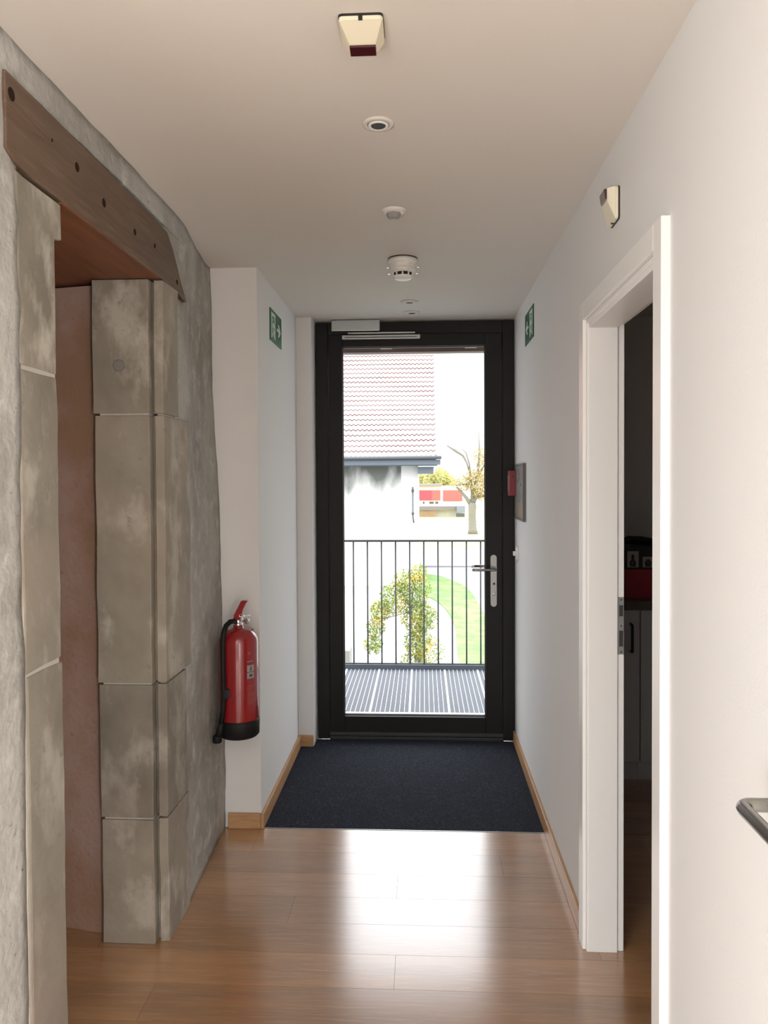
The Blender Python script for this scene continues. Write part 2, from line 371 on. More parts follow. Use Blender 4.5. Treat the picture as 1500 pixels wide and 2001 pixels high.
for z in (.953, 1.035, 1.117): MB().lathe([(.0035, 0), (.0028, -.001)], (.619, 2.4375, z), 'Y', 10).build('screw', CHROME, sp)

# near door on the right
d3 = struct(empty('door_3', (.54, .75, 0), None, None))
GAP = mat('shadow_gap_grey', (.30, .29, .27), .7)
LEAF = mat('warm_white_leaf', (.74, .70, .63), .4)
MB().box(.5204, .628, 1.158, 1.166, 0, 2.075).box(.523, .628, .30, .306, 0, 2.075).box(.523, .628, .306, 1.16, 2.069, 2.075).build('door_shadow_gap', GAP, d3)
leaf = box('leaf', LEAF, d3, .526, .566, .31, 1.157, .006, 2.066, .002)
HZ, HX = 1.034, .448
MB().lathe([(.026, 0), (.026, -.007), (.022, -.009)], (.526, 1.096, HZ), 'X', 28).build('rosette', STEEL, leaf)
def bend(cx, cy, r, a0, a1): return [(cx + r * cos(radians(a0 + (a1 - a0) * k / 6)), cy + r * sin(radians(a0 + (a1 - a0) * k / 6)), HZ) for k in range(7)]
MB().tube([(.526, 1.108, HZ)] + bend(HX + .016, 1.092, .016, 90, 180) + bend(HX + .016, .985, .016, 180, 270) + [(.49, .969, HZ)], .0098, 16).build('lever', STEEL, leaf)

# ------------------------------------------------------------------ fire extinguisher
EX, EY, ER = -.757, 3.105, .0805
fe = empty('fire_extinguisher', (EX, EY, .45), 'red fire extinguisher with black base hung low in the corner by the stone wall', 'fire extinguisher')
MB().lathe([(.0, .47), (ER - .004, .47), (ER, .49), (ER, .838), (ER - .003, .854), (ER - .010, .868), (ER - .022, .880), (.040, .888), (.024, .891), (.020, .895), (.020, .905)], (EX, EY, 0), 'Z', 48).build('cylinder', RED, fe)
MB().lathe([(.05, .450), (.074, .452), (.0825, .461), (.0835, .520), (.082, .524), (ER, .524)], (EX, EY, 0), 'Z', 48).build('base_ring', RUBBER, fe)
MB().lathe([(.019, .903), (.019, .912), (.013, .915), (.013, .938), (.010, .941)], (EX, EY, 0), 'Z', 20).box(EX - .018, EX + .018, EY - .011, EY + .011, .918, .936).build('valve', CHROME, fe, .001)
MB().poly([(EX - .016, EY - .013, .925), (EX - .016, EY - .013, .945), (EX + .014, EY - .013, 1.003), (EX + .020, EY - .013, 1.006), (EX + .040, EY - .013, 1.006), (EX + .039, EY - .013, .999), (EX + .034, EY - .013, .994), (EX + .022, EY - .013, .968), (EX + .012, EY - .013, .925)], (0, .026, 0)).build('squeeze_lever', RED, fe, .0015)
MB().tube([(EX + .012, EY, .922), (EX + .040, EY, .920)], .006).lathe([(.011, 0), (.012, -.002), (.012, -.010), (.009, -.012)], (EX + .040, EY - .012, .924), 'Y', 20).build('pressure_gauge', CHROME, fe)
MB().tube([(EX + .018 + .010 * sin(radians(a)), EY - .016, .945 - .006 * cos(radians(a))) for a in range(0, 360, 30)] + [(EX + .050, EY - .004, .946), (EX + .052, EY - .004, .938)], .0016, 6).build('safety_pin', CHROME, fe)
hp = [(EX - .012, EY - .010, .922), (EX - .024, EY - .035, .924), (EX - .035, EY - .060, .912), (EX - .0415, EY - .077, .885), (EX - .043, EY - .0805, .84), (EX - .043, EY - .0815, .76), (EX - .042, EY - .082, .68), (EX - .042, EY - .082, .62), (EX - .046, EY - .080, .57), (EX - .054, EY - .077, .52)]
MB().tube(hp, .0105, 14).build('hose', RUBBER, fe)
MB().tube([(EX - .053, EY - .077, .525), (EX - .060, EY - .077, .495), (EX - .070, EY - .075, .462)], [.012, .0125, .014], 14).lathe([(.016, .444), (.0185, .447), (.0185, .468), (.015, .473)], (EX - .071, EY - .075, 0), 'Z', 18).build('nozzle', RUBBER, fe)
MB().box(EX - .052, EX - .016, EY - .090, EY - .062, .625, .662).build('hose_clip', BLACK, fe, .002)
MB().box(EX - .02, EX + .02, EY + .072, YS, .80, .84).box(EX - .03, EX + .03, YS - .004, YS, .76, .86).build('wall_bracket', BLACK, fe)
def curved(m, name, a0, a1, z0, z1, r=.0786, mt_=None):
    bm = MB(); n = 8
    lo = []; 
    for i in range(n + 1):
        a = radians(a0 + (a1 - a0) * i / n); lo.append((EX + r * cos(a), EY + r * sin(a)))
    li = [(EX + (r - .003) * cos(radians(a0 + (a1 - a0) * i / n)), EY + (r - .003) * sin(radians(a0 + (a1 - a0) * i / n))) for i in range(n, -1, -1)]
    bm.poly([(x, y, z0) for x, y in lo + li], (0, 0, z1 - z0))
    return bm
D = ER + .0006
curved(None, '', -52, -28, .726, .752, D).build('label', GREYL, fe)
curved(None, '', -52, -28, .698, .723, D).build('label', GREYL, fe)
PRN = mat('dark_label_print', (.07, .06, .06), .5)
curved(None, '', -43, -37, .730, .738, D + .0004).build('pictogram', PRN, fe)
curved(None, '', -42, -38, .738, .747, D + .0004).build('pictogram', PRN, fe)
curved(None, '', -45, -35, .705, .716, D + .0004).build('pictogram', PRN, fe)
LREDP = mat('pale_red_print', (.36, .09, .08), .5)
tx = MB()
for k in range(8):
    c2 = curved(None, '', -52, -28 - (k % 3) * 3, .668 - k * .0098, .671 - k * .0098, D)
    me = bpy.data.meshes.new('t'); c2.bm.to_mesh(me); c2.bm.free(); tx.bm.from_mesh(me); bpy.data.meshes.remove(me)
tag(tx.build('small_print', LREDP, fe), kind='stuff')
curved(None, '', -52, -32, .766, .769, D).build('print_line', GREYL, fe)
curved(None, '', -48, -41, .795, .806, D).build('emblem', LREDP, fe)

# ------------------------------------------------------------------ exit signs
def exit_sign(face, sgn, y0, y1, z0, z1, label):
    ex = empty('exit_sign', (face, (y0 + y1) / 2, z0), label, 'sign')
    box('sign_plate', GREEN, ex, face, face + sgn * .004, y0, y1, z0, z1) if sgn > 0 else box('sign_plate', GREEN, ex, face - .004, face, y0, y1, z0, z1)
    W, H = y1 - y0, z1 - z0; f = face + sgn * .004
    P = lambda pts, d0, d1: [(f + sgn * d0, y0 + u * W, z0 + v * H) for u, v in pts]
    door = MB().poly(P([(.09, .10), (.09, .90), (.42, .90), (.42, .10), (.36, .10), (.36, .80), (.15, .80), (.15, .10)], .0001, 0), (sgn * .0006, 0, 0))
    door.build('doorway_symbol', PALE, ex)
    man = MB()
    f2 = [(.24 + .028 * cos(a), .70 + .055 * sin(a)) for a in [k * pi / 6 for k in range(12)]]
    man.poly(P(f2, .0001, 0), (sgn * .0008, 0, 0))
    man.poly(P([(.22, .62), (.28, .62), (.30, .40), (.25, .38)], .0001, 0), (sgn * .0008, 0, 0))
    man.poly(P([(.27, .42), (.34, .34), (.32, .14), (.29, .14), (.30, .31), (.24, .38)], .0001, 0), (sgn * .0009, 0, 0))
    man.poly(P([(.25, .41), (.24, .30), (.17, .20), (.185, .16), (.265, .27), (.29, .40)], .0001, 0), (sgn * .0010, 0, 0))
    man.poly(P([(.28, .60), (.335, .52), (.385, .55), (.385, .50), (.33, .46), (.27, .53)], .0001, 0), (sgn * .0011, 0, 0))
    man.poly(P([(.22, .61), (.175, .50), (.195, .42), (.21, .44), (.20, .50), (.235, .56)], .0001, 0), (sgn * .0012, 0, 0))
    man.build('running_figure', PALE, ex)
    MB().poly(P([(.56, .455), (.56, .545), (.74, .545), (.66, .70), (.75, .70), (.90, .50), (.75, .30), (.66, .30), (.74, .455)], .0001, 0), (sgn * .0008, 0, 0)).build('arrow', PALE, ex)
exit_sign(X_L, 1, 3.517, 3.797, 2.143, 2.291, 'green escape route sign with arrow on the left white wall')
exit_sign(X_R, -1, 3.628, 3.913, 2.160, 2.312, 'green escape route sign with arrow on the right white wall')

# ------------------------------------------------------------------ remote fire indicators (ceiling + wall)
def indicator(label, tr, locpt):
    e = empty('fire_indicator', (0, 0, 0), label, 'indicator', None)
    def fin(mb, name, m, bev=0):
        o = mb.build(name, m, e, bev); o.data.transform(tr); return o
    h = .043
    def rr(s, z, r=.008, y0=None):
        out = []
        for cx, cy, a0 in ((s - r, s - r, 0), (-s + r, s - r, 90), (-s + r, -s + r, 180), (s - r, -s + r, 270)):
            for k in range(4): a = radians(a0 + 30 * k); out.append((cx + r * cos(a), cy + r * sin(a), z))
        return out
    fin(MB().frustum(rr(h + .001, 0), rr(h + .001, .004)), 'back_plate', BLACK)
    b = MB(); b.frustum(rr(h, .004), rr(h, .012))
    top = [(-.030, .040, .0302), (.030, .040, .0302), (.027, .012, .0302), (-.027, .012, .0302)]
    base = [(-h + .001, h - .001, .012), (h - .001, h - .001, .012), (h - .001, -h + .001, .012), (-h + .001, -h + .001, .012)]
    b.frustum(base, [(-.029, .041, .030), (.029, .041, .030), (.026, .010, .030), (-.026, .010, .030)])
    fin(b, 'housing', CREAM, .001)
    fin(MB().frustum([(-.0265, .0425, .020), (.0265, .0425, .020), (.0265, .0115, .020), (-.0265, .0115, .020)],
                     [(-.0265, .0395, .038), (.0265, .0395, .038), (.0265, .013, .034), (-.0265, .013, .034)]), 'lens', LENS, .001)
    fin(MB().box(-.004, .004, -h - .0012, -h + .007, .003, .0125), 'notch', BLACK)
    e.location = locpt
indicator('cream square fire indicator with dark red lens on the ceiling', Matrix.Rotation(0, 4, 'Z') @ Matrix.Scale(-1, 4, (0, 0, 1)), (-.117, 1.545, Z_C))
MW = Matrix(((0, 0, -1, 0), (1, 0, 0, 0), (0, 1, 0, 0), (0, 0, 0, 1)))
indicator('cream square fire indicator with dark lens on the wall above the white door casing', MW, (X_R, 2.108, 2.225))
for o in bpy.data.objects:
    if o.parent and o.parent.name.startswith('fire_indicator'): o.data.flip_normals()

# ------------------------------------------------------------------ ceiling fittings
def ring(rs, z, n=40): return [(r, zz) for r, zz in zip(rs, z)]
def downlight(x, y, ro, label, off=True):
    e = empty('downlight', (x, y, Z_C), label, 'ceiling light', 'recessed ceiling spotlights along the corridor')
    mb = MB(); prof = [(ro, 0), (ro * .98, -.004), (ro * .72, -.0065), (ro * .66, -.003), (ro * .66, -.0005)]
    mb.lathe(prof, (x, y, Z_C), 'Z', 40); mb.build('trim_ring', CEIL, e)
    MB().lathe([(ro * .64, -.003), (ro * .63, -.0075), (ro * .5, -.0085), (ro * .46, -.006)], (x, y, Z_C), 'Z', 36).build('inner_ring', WPLAS, e)
    MB().lathe([(ro * .45, -.0062), (ro * .44, -.0072)], (x, y, Z_C), 'Z', 30).build('lamp', DARKIN, e)
downlight(-.109, 1.965, .041, 'round recessed ceiling spotlight nearest the viewer, unlit')
downlight(-.064, 3.929, .045, 'small recessed ceiling spotlight just beyond the smoke detector, unlit')
downlight(-.055, 4.182, .045, 'small recessed ceiling spotlight closest to the glass door, unlit')
ms = empty('motion_sensor', (-.094, 2.60, Z_C), 'round white ceiling motion sensor with grey faceted dome', 'sensor')
MB().lathe([(.042, 0), (.041, -.004), (.030, -.008), (.024, -.010)], (-.094, 2.60, Z_C), 'Z', 40).build('trim_ring', WPLAS, ms)
MB().lathe([(.025, -.009), (.0245, -.016), (.018, -.027), (.010, -.030)], (-.094, 2.60, Z_C), 'Z', 8, False).build('sensor_dome', GREYF, ms)
sd = empty('smoke_detector', (-.078, 3.17, Z_C), 'white smoke detector with prong rings hanging from the ceiling', 'smoke detector')
sx_, sy_ = -.078, 3.17
MB().lathe([(.060, 0), (.061, -.004)], (sx_, sy_, Z_C), 'Z', 40).build('shadow_gasket', BLACK, sd)
MB().lathe([(.060, -.004), (.060, -.021), (.052, -.023), (.050, -.043), (.053, -.045), (.051, -.050), (.042, -.060)], (sx_, sy_, Z_C), 'Z', 40).build('body', WPLAS, sd)
MB().lathe([(.040, -.060), (.038, -.072)], (sx_, sy_, Z_C), 'Z', 30).build('sensing_chamber', BLACK, sd)
for k in range(10):
    a = 2 * pi * k / 10 + .3
    MB().tube([(sx_ + .041 * cos(a), sy_ + .041 * sin(a), Z_C - .058), (sx_ + .040 * cos(a), sy_ + .040 * sin(a), Z_C - .074)], .0035, 6).build('rib', WPLAS, sd)
MB().lathe([(.042, -.072), (.042, -.076), (.030, -.084), (.010, -.087)], (sx_, sy_, Z_C), 'Z', 40).build('cap', WPLAS, sd)
for k in range(6):
    a = 2 * pi * k / 6 + .0
    for z, r in ((-.034, .062), (-.060, .057)):
        MB().box(-.004, .004, -.004, .004, -.0025, .0025).build('prong', CHROME if k % 3 == 0 else WPLAS, sd, .001).location = (r * cos(a) - (0), r * sin(a), z)
for o in bpy.data.objects:
    if o.name.startswith('prong'): o.data.transform(Matrix.Translation(sd.location))

# ------------------------------------------------------------------ things on the right wall by the door
cp = empty('manual_call_point', (X_R, 4.29, 1.47), 'red manual call point box on the right wall next to the door', 'alarm button')
box('housing', REDP, cp, .474, X_R, 4.245, 4.345, 1.402, 1.542, .003)
box('glass_cover', mat('pale_cover', (.30, .16, .16), .4), cp, .4725, .4745, 4.262, 4.328, 1.43, 1.515)
box('keyhole', BLACK, cp, .488, .496, 4.244, 4.2455, 1.505, 1.513)
pf = empty('framed_plan', (X_R, 4.09, 1.28), 'thin framed plan hanging on the right wall beside the red call point', 'picture')
frame_m = mat('dark_picture_frame', (.12, .11, .10), .4)
m = MB(); XF = X_R - .016
m.box(XF, X_R, 3.919, 3.927, 1.278, 1.575).box(XF, X_R, 4.248, 4.256, 1.278, 1.575).box(XF, X_R, 3.927, 4.248, 1.278, 1.286).box(XF, X_R, 3.927, 4.248, 1.567, 1.575)
m.build('frame', frame_m, pf)
box('print', mat('grey_green_print', (.20, .205, .185), .35, tex=[(14, 4, (.13, .13, .11), .45, .65, U)]), pf, X_R - .011, X_R - .001, 3.927, 4.248, 1.286, 1.567)
box('brown_area', mat('brown_print', (.24, .15, .085), .4, tex=[(20, 3, (.25, .18, .12), .4, .6, U)]), pf, X_R - .0116, X_R - .011, 3.94, 4.235, 1.295, 1.37)
for yy, zz, s in ((4.14, 1.54, .012), (4.10, 1.52, .014), (4.12, 1.495, .02), (4.04, 1.465, .016), (4.0, 1.50, .012), (4.17, 1.48, .012)):
    box('printed_patch', PRN, pf, X_R - .0117, X_R - .011, yy - s, yy + s, zz - s * .5, zz + s * .5)
ks = empty('key_switch', (X_R, 4.25, 1.085), 'round white wall switch with a square knob below the framed plan', 'switch')
MB().lathe([(.045, 0), (.044, -.006), (.036, -.011)], (X_R, 4.25, 1.085), 'X', 36).build('cover_plate', WPLAS, ks)
MB().box(.494, .510, 4.237, 4.263, 1.074, 1.098).build('knob', WPLAS, ks, .002)

# ------------------------------------------------------------------ kitchen
CAB = mat('white_kitchen_front', (.55, .56, .57), .45)
WT = mat('dark_worktop', (.14, .11, .09), .4, tex=[(9, 4, (.10, .075, .06), .4, .65, (1, 6, 1))])
def cab(x0, x1, label, hx):
    e = empty('kitchen_cabinet', ((x0 + x1) / 2, 4.1, 0), label, 'cabinet')
    box('body', CAB, e, x0 + .001, x1 - .001, 3.825, 4.395, .10, .857)
    d = box('door', CAB, e, x0 + .003, x1 - .003, 3.802, 3.822, .105, .852, .002)
    MB().tube([(hx, 3.802, .785), (hx, 3.775, .782), (hx, 3.772, .775), (hx, 3.772, .660), (hx, 3.775, .653), (hx, 3.802, .650)], .007, 10).build('handle', BLACK, d)
    box('plinth', CAB, e, x0 + .001, x1 - .001, 3.85, 3.865, 0, .0995)
cab(.645, 1.058, 'white kitchen base cabinet seen through the doorway, black handle near its right edge', 1.012)
cab(1.058, 1.50, 'white kitchen base cabinet to the right of the seam behind the door casing', 1.44)
cab(1.50, 1.94, 'white kitchen base cabinet deepest inside the dark kitchen', 1.88)
tag(box('worktop', WT, None, .645, 2.295, 3.78, 4.396, .859, .90, .002), 'dark kitchen worktop above the white cabinets', 'worktop')
ct = empty('coffee_carton', (1.12, 3.93, .90), 'red and black carton with pale pictures standing on the kitchen worktop', 'box')
box('carton', mat('deep_red_card', (.35, .02, .035), .5), ct, 1.0, 1.26, 3.86, 4.0, .9005, 1.045, .001)
box('carton_top', mat('black_card', (.03, .025, .025), .5), ct, 1.0, 1.26, 3.86, 4.0, 1.0455, 1.16, .001)
for k in range(3):
    p = box('picture_panel', LGREY, ct, 1.010 + k * .075, 1.065 + k * .075, 3.8585, 3.8598, 1.055, 1.135 - .028 * (k % 2))
    MB().lathe([(.014, 1.06), (.016, 1.08), (.007, 1.095), (.007, 1.118 - .026 * (k % 2))], (1.037 + k * .075, 3.8585, 0), 'Z', 10).build('printed_bottle', PRN, p).data.transform(Matrix.Diagonal((1, 1, 1, 1)))
hb = MB(); hb.tube([(1.0, 3.92, 1.178), (1.03, 3.93, 1.190), (1.10, 3.93, 1.186), (1.18, 3.93, 1.178), (1.24, 3.93, 1.172)], [.008, .017, .018, .012, .008], 14)
hb.tube([(1.01, 3.95, 1.170), (1.14, 3.95, 1.171), (1.25, 3.94, 1.168)], [.006, .011, .006], 10)
tag(hb.build('folded_pouch', BLACK), 'dark folded pouch lying on top of the red carton', 'pouch')

# ------------------------------------------------------------------ OUTSIDE: balcony
GALV = mat('galvanised_steel', (.60, .62, .64), .45, .3)
GALVD = mat('dull_galvanised_steel', (.10, .115, .14), .5, .3)
STL = mat('grey_steel_paint', (.055, .06, .065), .5)
bal = empty('balcony_platform', (-.1, 5.3, 0), 'grey steel grating balcony floor outside the glass door', 'balcony')
for i in range(10):
    x0 = -1.37 + i * .256; gp = None
    mb = MB()
    mb.box(x0, x0 + .006, 4.62, 6.03, -.034, .0).box(x0 + .248, x0 + .254, 4.62, 6.03, -.034, .0)
    gp = mb.build('grating_panel', GALV, bal)
    b2 = MB()
    for k in range(1, 8): b2.box(x0 + k * .0313, x0 + k * .0313 + .0032, 4.62, 6.03, -.030, .0)
    tag(b2.build('bearing_bars', GALV, gp), kind='stuff')
    b3 = MB()
    for k in range(126): b3.box(x0 + .006, x0 + .248, 4.625 + k * .0111, 4.6325 + k * .0111, -.014, -.003)
    tag(b3.build('cross_bars', GALVD, gp), kind='stuff')
box('toe_board', GALVD, bal, -1.38, 1.2, 6.035, 6.045, -.06, .032)
box('side_channel', STL, bal, -1.40, -1.38, 4.62, 6.05, -.12, .0)
box('side_channel', STL, bal, 1.2, 1.22, 4.62, 6.05, -.12, .0)
for xx in (-1.2, 0, 1.0): box('joist', STL, bal, xx, xx + .06, 4.61, 6.03, -.14, -.036)
rl = empty('balcony_railing', (-.1, 6.08, 0), 'dark steel balcony railing with thin upright bars', 'railing')
box('top_rail', STL, rl, -1.40, 1.22, 6.065, 6.105, 1.000, 1.016)
box('bottom_rail', STL, rl, -1.40, 1.22, 6.075, 6.095, .01, .035)
for i in range(23):
    x = -1.336 + i * .1118
    MB().tube([(x, 6.085, .03), (x, 6.085, 1.001)], .0062, 8).build('baluster', STL, rl)
for x in (-1.39, 1.21): box('post', STL, rl, x - .01, x + .01, 6.068, 6.102, -.14, 1.0)
# canopy
cn = empty('canopy_roof', (-.1, 5.4, 2.5), 'dark brown timber canopy above the balcony', 'canopy')
CBR = mat('dark_brown_timber', (.10, .06, .05), .6, tex=[(6, 4, (.07, .04, .035), .4, .65, (.4, 5, 5))])
box('front_beam', CBR, cn, -1.7, 1.5, 5.94, 6.04, 2.473, 2.60, .003)
for i in range(11):
    box('ceiling_board', CBR, cn, -1.7, 1.5, 4.605 + i * .1305, 4.731 + i * .1305, 2.60, 2.625, .002)
BRK = mat('pale_metal_bracket', (.30, .27, .22), .5)
for x in (-.275, .37):
    box('bracket', BRK, cn, x - .045, x + .045, 5.915, 5.9395, 2.496, 2.533, .002)

# ------------------------------------------------------------------ OUTSIDE: ground
def ground_mat():
    return mat('pale_concrete_yard', (.26, .26, .257), .9, tex=[(.4, 4, (.23, .23, .227), .4, .6, U)])
yd = struct(box('ground_yard', ground_mat(), None, -80, 80, 4.7, 160, -3.3, -3.0))
GR = mat('mown_grass', (.09, .185, .05), .95, tex=[(1.5, 5, (.17, .26, .085), .4, .65, U), (14, 3, (.07, .16, .035), .55, .75, U)], bump=(9, .8, .05, 3))
GY = mat('autumn_lawn', (.40, .42, .12), .95, tex=[(.12, 4, (.48, .40, .16), .45, .6, U)])
def lawn(pts, m): return struct(MB().poly([(x, y, -3.0) for x, y in pts], (0, 0, .03)).build('ground_lawn', m))
def smooth(pts, n=6):
    out = []; L = len(pts)
    for i in range(L):
        p0, p1, p2, p3 = [Vector((*pts[(i + k) % L], 0)) for k in (-1, 0, 1, 2)]
        for k in range(n):
            t = k / n
            v = .5 * ((2 * p1) + (-p0 + p2) * t + (2 * p0 - 5 * p1 + 4 * p2 - p3) * t * t + (-p0 + 3 * p1 - 3 * p2 + p3) * t ** 3); out.append((v.x, v.y))
    return out
lawn(smooth([(-.3, 35.6), (.6, 35.6), (1.2, 34), (1.8, 31.4), (2.0, 26.5), (1.9, 23), (1.7, 20.5), (1.55, 18.0), (1.5, 14), (3.2, 10), (.75, 10), (.7, 14), (.85, 18.5), (.9, 21), (.95, 23.5), (.75, 26.5), (.3, 28.8), (-.3, 30)], 5), GR)
lawn([(-30, 51), (60, 49), (60, 150), (-30, 150)], GY)
kb = MB().box(-2, 9, 39.0, 39.12, -3.0, -2.93).build('ground_kerb', mat('kerb_stone', (.22, .22, .23), .9)); struct(kb)

# stone post low on the left
tag(MB().box(-1.13, -.86, 8.9, 9.2, -3.0, -.50).build('yard_post', mat('grey_concrete_post', (.22, .22, .20), .9, bump=(20, .4, .01, 3)), None, .01), 'grey concrete post rising outside behind the left end of the railing', 'post')

# ------------------------------------------------------------------ OUTSIDE: tiled farmhouse
hs = empty('farmhouse', (-6, 35, -3), 'white rendered house with red tiled roof filling the left of the glass door', 'building')
REND = mat('white_render', (.58, .57, .555), .9, tex=[(.5, 5, (.52, .50, .47), .45, .6, (1, 1, .4))])
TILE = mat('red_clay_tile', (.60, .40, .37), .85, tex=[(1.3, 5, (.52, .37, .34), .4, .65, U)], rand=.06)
TEDGE = mat('shaded_tile_edge', (.085, .03, .03), .9, tex=[(2, 4, (.045, .035, .035), .45, .6, U)])  # shadow lines between tile courses, put into the lip colour
EAVE = mat('slate_blue_eave', (.10, .12, .145), .6)
REND2 = mat('eave_shaded_render', (.58, .57, .555), .9)
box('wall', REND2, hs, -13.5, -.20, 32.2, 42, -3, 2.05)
EY0, EZ0 = 31.5, 2.36; ps, pc = .232, .232
XV = .52
MB().poly([(XV, EY0 + .02, EZ0 - .10), (XV, EY0 + .02, EZ0 - .03), (XV, EY0 + 7.6, EZ0 + 7.55), (XV, EY0 + 15.1, EZ0 - .03), (XV, EY0 + 15.1, EZ0 - .10)], (-14.5, 0, 0)).build('roof_deck', mat('dark_red_underlay', (.17, .06, .05), .9), hs)
P0 = .192
for r in range(33):
    mb = bmesh.new(); n = int((XV + 6.8) / .0315)
    y0, z0 = EY0 + r * pc - .055, EZ0 + r * ps + .035
    lo = []; hi = []; 
    for i in range(n + 1):
        x = XV + .02 - i * .0315; ph = (XV - x) / P0 * 2 * pi
        wv = .026 * (1 - abs(sin(ph / 2)) ** 1.3) * 2.4 + .012 * noise.noise(Vector((x * .5, r * .4, 0))) + .02 * noise.noise(Vector((x * .25, 5, r * .12)))
        a = mb.verts.new((x, y0, z0 + wv)); b = mb.verts.new((x, y0 + pc + .07, z0 + ps + .07 + wv - .055)); c = mb.verts.new((x, y0 + .004, z0 + wv - .075))
        lo.append(a); hi.append((b, c))
    for i in range(n):
        mb.faces.new((lo[i], lo[i + 1], hi[i + 1][0], hi[i][0])).smooth = True
        mb.faces.new((lo[i], hi[i][1], hi[i + 1][1], lo[i + 1]))
    M_ = MB(); M_.bm.free(); M_.bm = mb
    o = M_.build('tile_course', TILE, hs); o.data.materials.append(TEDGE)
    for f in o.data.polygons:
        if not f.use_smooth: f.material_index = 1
MB().box(XV + .0, XV + .06, EY0 - .03, EY0 + .2, EZ0 - .08, EZ0 + .12).build('verge_end', EAVE, hs)
MB().tube([(-12, EY0 - .09, EZ0 - .03), (.76, EY0 - .09, EZ0 + .0)], .075, 12).build('gutter', mat('grey_zinc', (.09, .095, .105), .5, .3), hs)
box('fascia', EAVE, hs, -12, .72, EY0 - .01, EY0 + .04, EZ0 - .30, EZ0 - .09)
box('soffit', EAVE, hs, -12, .60, EY0 + .04, 32.2, EZ0 - .33, EZ0 - .27)
box('purlin_end', EAVE, hs, -.195, .445, 31.75, 33, 1.70, 1.985)
box('purlin_cap', LACQ, hs, .445, .50, 31.75, 33, 1.72, 2.02)
MB().tube([(-.42, 32.15, 1.15), (-.42, 32.15, -.10), (-.38, 32.15, -.35)], .028, 8).build('downpipe', GALVD, hs)
for z in (1.0, .05): MB().lathe([(.05, -.05), (.05, .05)], (-.42, 32.13, z), 'Z', 10).build('pipe_clamp', STL, hs)
# eave shadow painted into the render colour, ragged lower edge
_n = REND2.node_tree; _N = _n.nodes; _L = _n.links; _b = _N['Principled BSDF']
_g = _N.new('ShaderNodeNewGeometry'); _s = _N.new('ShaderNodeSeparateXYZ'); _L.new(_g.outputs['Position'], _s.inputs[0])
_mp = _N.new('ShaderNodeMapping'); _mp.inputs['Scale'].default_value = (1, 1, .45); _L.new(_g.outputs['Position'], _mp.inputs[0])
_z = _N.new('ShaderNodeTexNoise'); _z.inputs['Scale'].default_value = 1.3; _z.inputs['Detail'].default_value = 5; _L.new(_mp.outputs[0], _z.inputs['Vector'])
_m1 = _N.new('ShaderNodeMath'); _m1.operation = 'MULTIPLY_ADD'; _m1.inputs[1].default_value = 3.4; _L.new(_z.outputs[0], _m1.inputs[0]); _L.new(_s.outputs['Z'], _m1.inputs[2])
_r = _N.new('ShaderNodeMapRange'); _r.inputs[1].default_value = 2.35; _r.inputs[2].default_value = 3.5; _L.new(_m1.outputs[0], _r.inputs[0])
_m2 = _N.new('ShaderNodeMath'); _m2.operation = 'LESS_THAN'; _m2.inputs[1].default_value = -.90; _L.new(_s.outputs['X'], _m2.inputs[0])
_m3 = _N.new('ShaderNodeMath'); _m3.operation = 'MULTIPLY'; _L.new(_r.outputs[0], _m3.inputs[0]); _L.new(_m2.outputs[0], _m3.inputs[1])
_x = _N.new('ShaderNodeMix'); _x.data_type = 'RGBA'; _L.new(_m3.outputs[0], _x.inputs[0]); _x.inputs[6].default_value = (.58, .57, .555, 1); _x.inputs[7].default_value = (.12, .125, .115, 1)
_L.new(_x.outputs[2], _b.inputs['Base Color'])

# ------------------------------------------------------------------ OUTSIDE: far red building
rb = empty('red_front_building', (2, 91, -3), 'low distant building with two red front panels behind the lawn', 'building')
box('wall', REND, rb, -8, 5.0, 90.3, 96, -3, .60)
box('roof', mat('grey_violet_roof', (.20, .17, .20), .8), rb, -8.3, 2.2, 90, 96.3, .60, .85)
RP = mat('raspberry_panel', (.30, .045, .075), .6); RP2 = mat('salmon_panel', (.28, .09, .085), .7)
box('front_panel', RP, rb, -.45, 1.0, 90.2, 90.3, -1.05, .12)
box('front_panel', RP2, rb, 1.02, 2.05, 90.2, 90.3, -1.05, .12)
box('front_panel', RP2, rb, 2.35, 4.6, 90.2, 90.3, -1.15, .12)
for k, (a, b) in enumerate(((.0, .2), (.75, 1.25), (1.45, 1.8))): box('window', STL, rb, a, b, 90.2, 90.3, -1.42, -1.22)
box('awning', mat('grey_awning', (.15, .13, .14), .8), rb, -8, 4.6, 89.6, 90.2, -2.2, -1.75)
SL = mat('orange_timber_slat', (.26, .15, .08), .8)
for k in range(13): box('fence_slat', SL, rb, -.5 + k * .16, -.40 + k * .16, 89.5, 89.55, -2.95, -2.3)
box('shed', mat('blue_grey_shed', (.15, .17, .21), .8), rb, 3.9, 4.85, 89, 89.5, -2.5, -1.7)
box('bench', STL, rb, 3.85, 4.8, 88.9, 89.4, -3, -2.55)

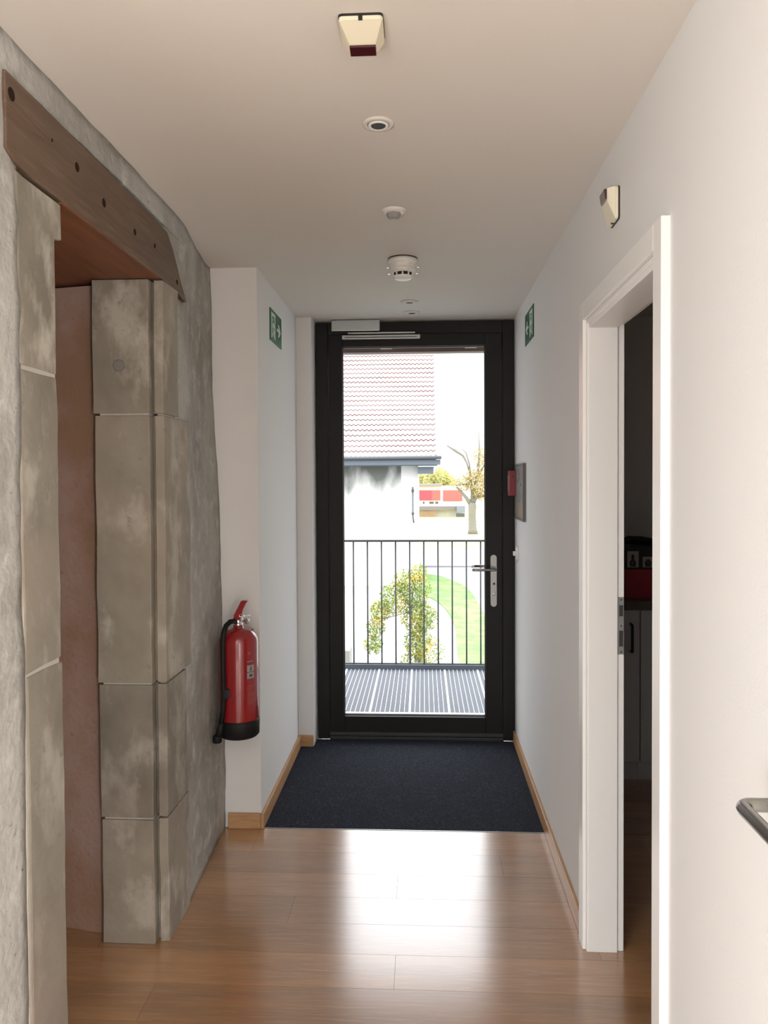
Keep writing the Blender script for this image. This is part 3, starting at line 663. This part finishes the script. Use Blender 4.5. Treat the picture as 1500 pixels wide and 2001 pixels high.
# ------------------------------------------------------------------ OUTSIDE: trees
BARK = mat('grey_bark', (.17, .165, .155), .95, bump=(6, .8, .05, 4))
def foliage(name, m, par, blobs, n, s, seed):
    random.seed(seed); bm = bmesh.new()
    for (x, y, z, r, wgt) in blobs:
        for _ in range(int(n * wgt)):
            while True:
                d = Vector((random.uniform(-1, 1), random.uniform(-1, 1), random.uniform(-1, 1)))
                if d.length <= 1: break
            p = Vector((x, y, z)) + d * r
            a = Vector((random.uniform(-1, 1), random.uniform(-1, 1), random.uniform(-1, 1))).normalized(); b = a.orthogonal().normalized()
            k = s * random.uniform(.6, 1.3)
            bm.faces.new([bm.verts.new(p + a * k), bm.verts.new(p + b * k * .5), bm.verts.new(p - a * k), bm.verts.new(p - b * k * .5)])
    M_ = MB(); M_.bm.free(); M_.bm = bm
    me = bpy.data.meshes.new(name); bm.to_mesh(me); bm.free(); me.materials.append(m)
    o = bpy.data.objects.new(name, me); S.collection.objects.link(o); o.parent = par
    if par.type == 'EMPTY': me.transform(Matrix.Translation(-par.location))
    o['kind'] = 'stuff'; return o
T = empty('autumn_tree', (4.0, 62, -3), 'thick trunked pollarded tree with yellow autumn leaves on the lawn', 'tree')
Y6 = 62
MB().tube([(4.0, Y6, -3.05), (3.98, Y6, -2.6), (3.95, Y6, -1.5), (3.95, Y6, -.7), (3.98, Y6, -.45)], [.46, .34, .30, .33, .25], 14).build('trunk', BARK, T)
def limb(p, r): MB().tube([(x, Y6 + dy, z) for x, dy, z in p], r, 8).build('branch', BARK, T)
limb([(3.92, 0, -.7), (3.5, 0, -.1), (3.05, .1, .45), (2.7, .1, .8)], [.20, .14, .10, .06])
limb([(3.95, 0, -.6), (4.0, .1, .3), (3.85, .1, 1.2), (3.75, 0, 1.9)], [.2, .15, .11, .07])
limb([(3.75, 0, 1.9), (3.55, 0, 2.7), (3.25, 0, 3.3), (2.6, 0, 3.75), (1.95, 0, 4.15)], [.06, .07, .10, .12, .06])
limb([(3.85, .1, 1.2), (3.75, .1, 2.6), (3.5, .1, 3.5), (3.1, .1, 4.0)], [.08, .06, .05, .03])
limb([(3.85, 0, 1.1), (3.2, 0, 1.0), (2.6, 0, .95)], [.08, .06, .03])
limb([(4.0, 0, -.5), (4.3, 0, .0), (4.9, 0, .1), (5.6, 0, .5)], [.2, .12, .11, .06])
limb([(4.0, 0, .3), (4.4, .1, 1.8), (4.55, .1, 3.6), (4.5, .1, 5.2)], [.14, .1, .08, .04])
limb([(4.3, .1, 1.5), (5.0, .2, 2.6), (5.4, .2, 4.2)], [.1, .07, .03])
YL = mat('yellow_autumn_leaf', (.34, .28, .10), .8, rand=0, tex=[(1.5, 3, (.30, .19, .09), .5, .65, U)])
foliage('foliage', YL, T, [(4.5, 62, 1.0, 1.1, 1.2), (5.2, 62, 2.0, 1.2, 1), (4.6, 62.2, 3.3, .8, .5), (3.3, 62, 1.15, .7, .45), (2.6, 62, 1.05, .45, .12), (4.7, 61.8, .3, .6, .4), (3.9, 62, 1.7, .6, .3)], 1050, .075, 5)
T2 = empty('distant_tree', (1.4, 100, -3), 'pale yellow green tree far behind the low red building', 'tree')
MB().tube([(1.4, 100, -3), (1.4, 100, 1.0)], [.3, .15], 8).build('trunk', BARK, T2)
foliage('foliage', mat('pale_leaf', (.42, .40, .14), .8), T2, [(.3, 100, 1.3, 1.5, 1), (2.2, 100, 1.6, 1.4, 1), (-1.2, 100, 1.5, 1.3, 1), (3.4, 100, 1.1, .9, .5)], 2600, .11, 8)
T3 = empty('garden_shrub', (-.1, 15, -3), 'slender arching shrub with green and yellow leaves behind the railing', 'shrub')
random.seed(21)
for k in range(7):
    dx = random.uniform(-.22, .18)
    MB().tube([(-.12 + dx * .4, 15, -3), (-.12 + dx, 15 + dx, -2.0), (-.10 + dx * .9, 15, -1.0), (-.12 + dx * .5 + .03, 15, -.35)], [.022, .016, .011, .005], 6).build('stem', BARK, T3)
for x1, z1 in ((-.75, -.95), (-.95, -1.3), (-.55, -.65)):
    MB().tube([(-.2, 15, -1.1), (-.4, 15, (z1 - .6) / 1.6 + .05), (x1, 15, z1), (x1 - .12, 15, z1 - .7)], [.013, .010, .007, .003], 6).build('stem', BARK, T3)
foliage('foliage', mat('fresh_green_leaf', (.15, .20, .04), .8, tex=[(3.5, 3, (.42, .32, .05), .5, .62, U)]), T3,
        [(-.14, 15, -.7, .33, .8), (-.12, 15, -1.2, .33, 1), (-.1, 15, -1.7, .3, .8), (-.15, 15, -2.2, .35, .9), (-.55, 15, -.85, .33, .9), (-.85, 15, -1.1, .22, .5), (-.93, 15, -1.42, .2, .35), (-.98, 15, -1.75, .2, .4), (-.35, 15, -.5, .25, .4), (-.1, 15, -.35, .2, .3), (-.18, 15, -2.6, .5, 1.6), (.15, 15, -1.9, .3, .3), (.0, 15, -1.2, .3, .5)], 900, .030, 9)
